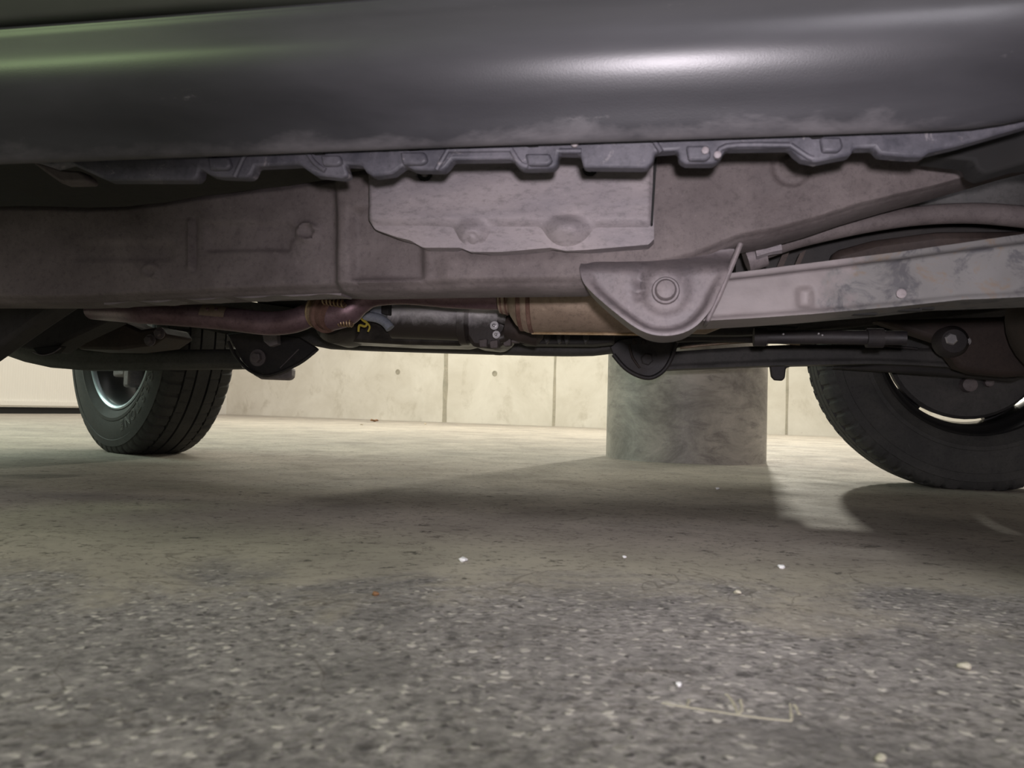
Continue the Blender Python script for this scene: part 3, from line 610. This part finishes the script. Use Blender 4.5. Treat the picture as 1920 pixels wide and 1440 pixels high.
# rear axle
UR, VR = 0.7245, 1.913+0.0975; WZ = 0.337
bm = bmesh.new(); lathe(bm, [(0, 0.05), (0.12, 0.042), (0.45, 0.040), (0.50, 0.07), (0.56, 0.115), (0.64, 0.13), (0.72, 0.115), (0.80, 0.07), (0.84, 0.042), (1.08, 0.042), (1.14, 0.055)], (UR, 0.78, WZ), (0, 1, 0), 32)
ax = part('rear_axle', bm, 'brown_dark')
bm = bmesh.new(); plate(bm, [(1640, 600), (1990, 590), (1990, 700), (1900, 706), (1830, 700), (1800, 690), (1760, 640)], 1.60, 0.05); part('axle_bracket', bm, 'brown_dark', bevel=0.01)
bolt('axle_bolt', P(1778, 637, 1.585), (0, -1, 0), 0.012, 0.018, 'zinc', None)
bolt('axle_bolt', P(1812, 640, 1.585), (0, -1, 0), 0.005, 0.010, 'zinc', None)
bm = bmesh.new(); lathe(bm, [(0, 0.030), (-0.02, 0.030), (-0.03, 0.022)], P(1778, 642, 1.60), (0, 1, 0), 24); part('axle_bushing', bm, 'bracket_dark')
# ---- exhaust
VE = 1.16
bm = bmesh.new(); tube(bm, [P(175, 582, VE+0.1), P(250, 585, VE), P(340, 590, VE), P(430, 598, VE), P(500, 606, VE), P(550, 602, VE), P(590, 585, VE), P(606, 578, VE)], [0.017, 0.019, 0.0195, 0.0195, 0.0195, 0.0195, 0.0195, 0.0195], 28)
ex = part('exhaust_pipe', bm, 'exhaust')
bm = bmesh.new(); tube(bm, [P(385, 566, VE-0.020), P(405, 570, VE-0.021), P(432, 573, VE-0.022)], 0.002, 6, 1)
bm.free(); bm = bmesh.new()
rows = []
for i in range(9):
    a = 0.15+1.25*i/8; row = []
    for j in range(7):
        x = 386+46*j/6; c0 = P(x, 594+(x-386)*0.1, VE); row.append(bm.verts.new((c0.x, VE-0.0212*math.sin(a+0.15), c0.z+0.0212*math.cos(a+0.15))))
    rows.append(row)
for a, b in zip(rows, rows[1:]):
    for j in range(6): bm.faces.new((a[j], a[j+1], b[j+1], b[j]))
bmesh.ops.solidify(bm, geom=bm.faces[:], thickness=0.0015)
tg = part('heat_tag', bm, 'muffler', ex)
for x in (402, 418):
    bm = bmesh.new(); c0 = P(x, 594, VE); lathe(bm, [(0, 0.0028), (-0.002, 0.0024)], (c0.x, VE-0.0205, c0.z+0.010), (0, 1, -0.5), 12); part('rivet', bm, 'exhaust', ex)
# flange joint with spring bolts
fc0 = P(604, 580, VE); fdir = (P(650, 560, VE)-P(590, 590, VE)).normalized()
fa = Vector((0.80, -0.42, -0.32)).normalized()
bm = bmesh.new(); lathe(bm, [(-0.004, 0.020), (-0.003, 0.031), (0.001, 0.033), (0.003, 0.032), (0.005, 0.022)], fc0, fa, 36); fl2 = part('exhaust_flange', bm, 'brass')
bm = bmesh.new(); lathe(bm, [(0.014, 0.021), (0.014, 0.034), (0.020, 0.034), (0.021, 0.022)], fc0, fa, 36); part('flange_ring', bm, 'rust', fl2)
bm = bmesh.new(); lathe(bm, [(0.005, 0.024), (0.02, 0.029), (0.03, 0.027)], fc0, fa, 28); part('joint_seal', bm, 'rust', fl2)
for qa, qb in ((P(604, 563, 1.125), P(646, 570, 1.125)), (P(628, 604, 1.15), P(660, 606, 1.15))):
    bm = bmesh.new(); sd = (qb-qa).normalized(); n1 = Vector((0, 1, 0)); n2 = sd.cross(n1); hel = []
    for k in range(61): a = k/10*2*math.pi; hel.append(qa+(qb-qa)*k/60+0.0058*(n1*math.cos(a)+n2*math.sin(a)))
    tube(bm, hel, 0.0014, 6, 1); part('flange_spring', bm, 'brass', fl2)
    bm = bmesh.new(); tube(bm, [qa, qb], 0.003, 10, 1); part('flange_bolt', bm, 'rust', fl2)
bm = bmesh.new(); tube(bm, [P(616, 590, VE), P(648, 582, VE), P(672, 566, VE), P(700, 553, VE), P(760, 549, VE), P(850, 556, VE), P(935, 559, VE)], [0.027, 0.026, 0.021, 0.019, 0.0185, 0.0185, 0.0185], 28)
ex2 = part('exhaust_pipe', bm, 'exhaust')
# catalyst / silencer barrel
m0 = P(950, 556, VE); m1 = P(1300, 556, VE); axm = (m1-m0).normalized()
m0.z -= 0.002
bm = bmesh.new(); lathe(bm, [(-0.012, 0.0195), (-0.010, 0.024), (0.0, 0.026), (0.004, 0.022), (0.008, 0.030), (0.016, 0.042), (0.024, 0.049), (0.034, 0.0535), (0.30, 0.0535), (0.32, 0.045), (0.33, 0.02)], m0, axm, 48)
mu = part('catalyst_barrel', bm, 'muffler')
for d_, r_, w_ in ((0.026, 0.0512, 0.008), (0.041, 0.0548, 0.007), (-0.006, 0.0255, 0.004), (0.001, 0.0272, 0.003)):
    bm = bmesh.new(); lathe(bm, [(d_-w_/2, r_-0.002), (d_-w_/2+0.001, r_), (d_+w_/2-0.001, r_+0.0003), (d_+w_/2, r_-0.001)], m0, axm, 48); part('weld_band', bm, 'rust', mu)
bm = bmesh.new(); pA = m0+Vector((0.041, -0.002, -0.0545)); pB = m0+Vector((0.26, -0.002, -0.0550)); tube(bm, [pA, pB], 0.0022, 8, 1); part('seam', bm, 'brass', mu)
# gearbox, transfer case and linkage
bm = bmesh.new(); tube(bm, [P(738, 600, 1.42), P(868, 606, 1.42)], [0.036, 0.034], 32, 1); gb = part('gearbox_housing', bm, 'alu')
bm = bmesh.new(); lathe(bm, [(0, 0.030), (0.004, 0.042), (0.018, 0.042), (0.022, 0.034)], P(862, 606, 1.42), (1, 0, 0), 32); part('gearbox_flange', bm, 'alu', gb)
bm = bmesh.new(); plate(bm, [(682, 556), (714, 552), (726, 556), (718, 588), (706, 592), (676, 590)], 1.36, 0.05); part('sensor_cover', bm, 'bluegrey', bevel=0.004)
bm = bmesh.new(); plate(bm, [(715, 550), (729, 550), (728, 590), (714, 588)], 1.352, 0.02); part('cover_strap', bm, 'dark', bevel=0.002)
bm = bmesh.new(); tube(bm, [P(680, 592, 1.36), P(706, 596, 1.36), P(722, 604, 1.36), P(732, 616, 1.36)], 0.009, 14); part('breather_hose', bm, 'bluegrey')
bm = bmesh.new()
pt = [(600, 616), (640, 600), (690, 596), (735, 606), (780, 612), (880, 622), (900, 640), (860, 648), (760, 646), (640, 640), (604, 628)]
plate(bm, pt, 1.44, 0.10); part('oil_pan', bm, 'dark_cast', bevel=0.012)
bm = bmesh.new(); lathe(bm, [(-0.05, 0.028), (-0.03, 0.043), (0.05, 0.045), (0.06, 0.03)], P(640, 606, 1.44), (0, 1, 0), 28); part('front_drive_joint', bm, 'dark_cast')
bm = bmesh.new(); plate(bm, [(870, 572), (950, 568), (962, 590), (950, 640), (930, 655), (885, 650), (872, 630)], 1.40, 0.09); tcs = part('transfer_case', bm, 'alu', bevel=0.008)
for x, y, r_ in ((928, 611, 0.0086), (932, 628, 0.0078)):
    bm = bmesh.new(); lathe(bm, [(0, r_), (-0.006, r_), (-0.007, r_*0.9), (-0.007, r_*0.35), (-0.012, r_*0.3), (-0.013, r_*0.15)], P(x, y, 1.38), (0, 1, 0), 28); part('plug_bolt', bm, 'zinc', tcs)
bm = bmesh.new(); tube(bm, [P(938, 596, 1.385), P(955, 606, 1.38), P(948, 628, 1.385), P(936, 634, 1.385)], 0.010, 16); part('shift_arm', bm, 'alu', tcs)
bm = bmesh.new(); lathe(bm, [(0, 0.020), (0.03, 0.026), (0.06, 0.030), (0.07, 0.014)], P(948, 612, 1.37), (1, 0.1, -0.1), 28); part('output_joint', bm, 'brown_dark', tcs)
for x, y in ((905, 644), (925, 646), (950, 642), (965, 636)):
    bm = bmesh.new(); plate(bm, [(x-8, y-7), (x+8, y-9), (x+7, y+6), (x-6, y+7)], 1.39, 0.02); part('casting_lug', bm, 'rail', tcs, bevel=0.002)
for x in (1025, 1048, 1062, 1098):
    bm = bmesh.new(); plate(bm, [(x-5, 622), (x+5, 622), (x+4, 640), (x-2, 645), (x-5, 636)], 1.50, 0.02); part('hanger_rod', bm, 'rail_back', bevel=0.002)
bm = bmesh.new(); plate(bm, [(975, 624), (1150, 620), (1150, 642), (1110, 646), (975, 645)], 1.54, 0.06); part('crossmember', bm, 'dark', bevel=0.004)
bm = bmesh.new(); tube(bm, [P(672, 590, 1.33), P(680, 600, 1.33), P(688, 606, 1.33), P(684, 612, 1.33), P(674, 610, 1.33), P(672, 622, 1.33)], 0.0022, 8); part('wire', bm, 'yellow')
bm = bmesh.new(); tube(bm, [P(684, 601, 1.33), P(693, 612, 1.33), P(690, 622, 1.33)], 0.0018, 8); part('wire', bm, 'yellow')
# ---- wheels (local frame: Y = outwards axis)
R0 = 0.347
def tyre_mesh(flat=None):
    bm = bmesh.new(); N = 480
    P_ = [(-0.070, 0.206, 0), (-0.080, 0.213, 0), (-0.090, 0.226, 0), (-0.0955, 0.236, 0), (-0.0970, 0.2375, 0), (-0.0972, 0.246, 0), (-0.0960, 0.2475, 0), (-0.0985, 0.262, 0), (-0.0985, 0.285, 0), (-0.0965, 0.2985, 0), (-0.0980, 0.300, 0), (-0.0955, 0.318, 0), (-0.0935, 0.319, 3), (-0.090, 0.330, 3), (-0.083, 0.3395, 2), (-0.078, 0.342, 1), (-0.052, 0.3455, 1),
          (-0.0515, 0.337, 0), (-0.0475, 0.337, 0), (-0.047, 0.346, 4), (-0.022, 0.347, 4), (-0.0215, 0.338, 0), (-0.0165, 0.338, 0), (-0.016, 0.347, 0), (0.0, 0.3475, 0)]
    full = P_ + [(-a, r, k) for a, r, k in P_[-2::-1]]
    rings = []
    for i in range(N):
        th = 2*math.pi*i/N; c_, s_ = math.cos(th), math.sin(th); rg = []
        ph = i % 8
        for a, r, k in full:
            if k in (1, 2) and ph in (0, 1): r -= 0.0045
            if k == 3 and ph in (0, 1): r -= 0.002
            if k == 3 and ph in (0, 1): a *= 0.985
            if k == 4 and ph == 4 and abs(a) > 0.04: r -= 0.004
            rg.append(bm.verts.new((r*c_, a, r*s_)))
        rings.append(rg)
    n = len(full)
    for i in range(N):
        a, b = rings[i], rings[(i+1) % N]
        for j in range(n-1): bm.faces.new((a[j], a[j+1], b[j+1], b[j]))
        bm.faces.new((a[n-1], a[0], b[0], b[n-1]))
    for v in bm.verts:
        if v.co.z < -WZ+0.0005: 
            e_ = -WZ+0.0005-v.co.z; v.co.z = -WZ+0.0005; v.co.y *= 1+0.6*e_
    return bm
def ring_mesh(prof, N=96):
    bm = bmesh.new(); rings = []
    for i in range(N):
        th = 2*math.pi*i/N; rings.append([bm.verts.new((r*math.cos(th), a, r*math.sin(th))) for a, r in prof])
    n = len(prof)
    for i in range(N):
        a, b = rings[i], rings[(i+1) % N]
        for j in range(n): bm.faces.new((a[j], a[(j+1) % n], b[(j+1) % n], b[j]))
    return bm
def rim_mesh():
    bm = ring_mesh([(-0.080, 0.216), (-0.084, 0.209), (-0.077, 0.203), (-0.068, 0.196), (-0.04, 0.188), (0.0, 0.182), (0.045, 0.186), (0.066, 0.198), (0.074, 0.208), (0.080, 0.216), (0.074, 0.212), (0.060, 0.203), (0.040, 0.192), (0.0, 0.188), (-0.04, 0.194), (-0.070, 0.204)])
    lathe(bm, [(0.020, 0.066), (0.052, 0.066), (0.056, 0.055)], (0, 0, 0), (0, 1, 0), 36)
    for k in range(5):
        a = 2*math.pi*k/5+0.25
        for da, w0, w1 in ((0.0, 0.030, 0.036),):
            c_, s_ = math.cos(a), math.sin(a); t = Vector((-s_, 0, c_)); rd = Vector((c_, 0, s_))
            q = []
            for r_, w_, y_ in ((0.055, w0, 0.045), (0.12, w0, 0.058), (0.190, w1, 0.066)):
                for sg in (-1, 1):
                    for dy in (0, -0.022): q.append(bm.verts.new(rd*r_+t*sg*w_+Vector((0, y_+dy, 0))))
            for b0 in (0, 4):
                i = b0; j = b0+4
                bm.faces.new((q[i], q[j], q[j+2], q[i+2])); bm.faces.new((q[i+1], q[i+3], q[j+3], q[j+1]))
                bm.faces.new((q[i], q[i+1], q[j+1], q[j])); bm.faces.new((q[i+2], q[j+2], q[j+3], q[i+3]))
    return bm
tyme = None
def wheel(u, v, yaw, rimmat, first=None, outer=1):
    """outer=+1: outside of the wheel faces away from the camera"""
    o = link('wheel', rim_mesh(), rimmat, SUV, angle=35)
    o.location = Vector((u, v, WZ))-ORG; o.rotation_euler = (0, 0, yaw + (0 if outer > 0 else math.pi))
    link('tire', tyre_mesh(), 'rubber', o, angle=28)
    bm = bmesh.new(); lathe(bm, [(-0.030, 0.05), (-0.032, 0.10), (-0.026, 0.140), (-0.018, 0.146), (0.015, 0.143), (0.02, 0.12)], (0, 0, 0), (0, 1, 0), 48)
    for v_ in bm.verts:
        if rimmat == 'gloss': v_.co.x *= 1.205; v_.co.z *= 1.205
    link('brake_drum', bm, 'rail_back' if rimmat == 'gloss' else 'rail', o)
    return o
wr = wheel(UR, VR, 0, 'gloss')
cal = bmesh.new(); lathe(cal, [(-0.055, 0.010), (-0.052, 0.016), (-0.03, 0.018)], (0.0, 0, -0.095), (0, 1, 0), 20); lathe(cal, [(-0.045, 0.006), (-0.042, 0.010), (-0.03, 0.011)], (0.045, 0, -0.088), (0, 1, 0), 16)
link('brake_cylinder', cal, 'bracket', wr)
UL, VL = -1.460, 2.02
STEER = math.radians(30)
wl = wheel(UL, VL, -STEER, 'rimgrey')
cal = bmesh.new(); box(cal, (0.035, -0.085, -0.150), (0.075, -0.04, -0.07)); box(cal, (-0.06, -0.075, -0.12), (0.02, -0.035, -0.04))
link('brake_caliper', cal, 'shield', wl, bevel=0.008)
lip = ring_mesh([(-0.0845, 0.2135), (-0.0865, 0.209), (-0.084, 0.2045), (-0.079, 0.2015), (-0.074, 0.2005), (-0.074, 0.206), (-0.080, 0.2135)], 144)
link('rim_lip', lip, 'liplac', wl)
# raised outline lettering on the inner-facing sidewall
def sidewall_text(txt, parent, r, size, end_ang, step):
    bm = bmesh.new()
    for k, ch in enumerate(txt):
        cu = bpy.data.curves.new('letter', 'FONT'); cu.body = ch; cu.size = size; cu.fill_mode = 'NONE'; cu.bevel_depth = 0.0007; cu.align_x = 'CENTER'
        ob = bpy.data.objects.new('letter', cu); C.objects.link(ob)
        dg = bpy.context.evaluated_depsgraph_get(); me = bpy.data.meshes.new_from_object(ob.evaluated_get(dg))
        th = end_ang + step*(len(txt)-1-k)           # angle from straight down, towards the right as seen
        rd = Vector((math.sin(th), 0, -math.cos(th)))  # outward
        tg_ = Vector((-math.cos(th), 0, -math.sin(th)))  # reading direction, tops outward, seen from -Y
        for v in me.vertices:
            x, y, z = v.co; q = rd*(r+y)+tg_*x; q.y = -0.0992-z*0.8; v.co = q
        bm.from_mesh(me); bpy.data.objects.remove(ob); bpy.data.curves.remove(cu); bpy.data.meshes.remove(me)
    me = bpy.data.meshes.new('sidewall_lettering'); bm.to_mesh(me); bm.free(); me.materials.append(M['letter'])
    o = bpy.data.objects.new('sidewall_lettering', me); C.objects.link(o); o.parent = parent; return o
sidewall_text('BRIDGESTONE', wl, 0.2515, 0.041, 0.30, 0.135)
# wheels on the side of the camera, beyond both edges of the frame
def copy_tree(o, parent):
    c = o.copy(); C.objects.link(c); c.parent = parent
    for ch in [x for x in bpy.data.objects if x.parent == o]:
        d_ = ch.copy(); C.objects.link(d_); d_.parent = c
    return c
for src, u in ((wr, UR), (wl, UL)):
    c = copy_tree(src, SUV); c.location = Vector((u, 0.66, WZ))-ORG
    c.rotation_euler = (0, 0, math.pi - (STEER if src is wl else 0))
bm = bmesh.new(); lathe(bm, [(0, 0.045), (1.1, 0.045)], (UL, 0.80, WZ), (0, 1, 0), 24); lathe(bm, [(0, 0.06), (0.05, 0.12), (0.15, 0.12), (0.2, 0.06)], (UL, 1.0, WZ), (0, 1, 0), 24); part('front_axle', bm, 'dark')
bm = bmesh.new(); plate(bm, [(1560, 690), (1690, 680), (1900, 690), (1940, 700), (1900, 716), (1800, 706)], 1.79, 0.03); part('spring_seat', bm, 'dark', bevel=0.006)
# ------------------------------------------------------------------ small things on the floor
def pebble(px, py, wpx, label, mat, seed, flat=0.6):
    g = G(px, py); rr = wpx/2*g.y/F
    bm = bmesh.new(); bmesh.ops.create_icosphere(bm, subdivisions=3, radius=rr)
    for v in bm.verts:
        v.co *= 1+0.45*noise.noise(v.co/rr*0.9+Vector((seed*3.1, 0, 0))); v.co.z *= flat
    zmin = min(v.co.z for v in bm.verts)
    bmesh.ops.translate(bm, verts=bm.verts, vec=(0, 0, -zmin-rr*0.08))
    o = link('pebble', bm, mat, loc=g); o.rotation_euler = (0, 0, seed); return tag(o, label, 'pebble')
pebble(868, 1053, 15, 'small glassy white pebble on smooth floor patch near the centre', 'quartz', 1)
pebble(1809, 1254, 22, 'largest pale yellow pebble on the floor at lower right', 'stone', 2)
pebble(1465, 1066, 13, 'rounded white pebble on the floor in front of the pillar', 'quartz', 3)
pebble(1383, 1114, 13, 'off-white pebble on the floor just left of a rounder white one', 'stone', 4)
pebble(1273, 1266+20, 12, 'tiny white chip on rough concrete left of the pale scraped mark', 'quartz', 5)
pebble(1652, 1427, 20, 'cream pebble at the bottom edge of the photo', 'stone', 6)
pebble(1170, 1046, 8, 'tiny bright grit on floor right of the smooth patch', 'quartz', 7)
pebble(704, 1117, 13, 'small orange-brown chip on the floor left of centre', 'leaf', 8)
pebble(1345, 918, 8, 'tiny pale grit on the bright floor below the pillar', 'quartz', 9)
def leaf(px, py, wpx, label, mat, seed):
    random.seed(seed); g = G(px, py); rr = wpx/2*g.y/F; bm = bmesh.new(); a = []; mid = []
    n = 9
    for i in range(n):
        t = i/(n-1); x = (t*2-1)*rr; hw = rr*0.42*math.sin(math.pi*min(1, t*0.96+0.02))**0.7; z = rr*0.10+rr*0.35*abs(math.sin(t*4+seed))
        a.append([bm.verts.new((x, -hw, z+hw*0.6)), bm.verts.new((x, 0, z*0.6)), bm.verts.new((x, hw, z+hw*0.7+0.1*rr*random.random()))])
    for p_, q_ in zip(a, a[1:]):
        for j in (0, 1): bm.faces.new((p_[j], p_[j+1], q_[j+1], q_[j]))
    bmesh.ops.solidify(bm, geom=bm.faces[:], thickness=0.0008)
    zmin = min(v.co.z for v in bm.verts); bmesh.ops.translate(bm, verts=bm.verts, vec=(0, 0, -zmin))
    o = link('leaf', bm, mat, loc=g); o.rotation_euler = (0, 0, seed*0.7); return tag(o, label, 'leaf')
leaf(702, 791, 17, 'curled brown dry leaf on the floor at the foot of the concrete wall', 'leaf', 1)
leaf(798, 796, 9, 'small pale dry leaf right of the brown leaf by the concrete wall', 'paleleaf', 2)
leaf(678, 797, 6, 'tiny pale leaf scrap left of the brown leaf by the wall', 'paleleaf', 5)
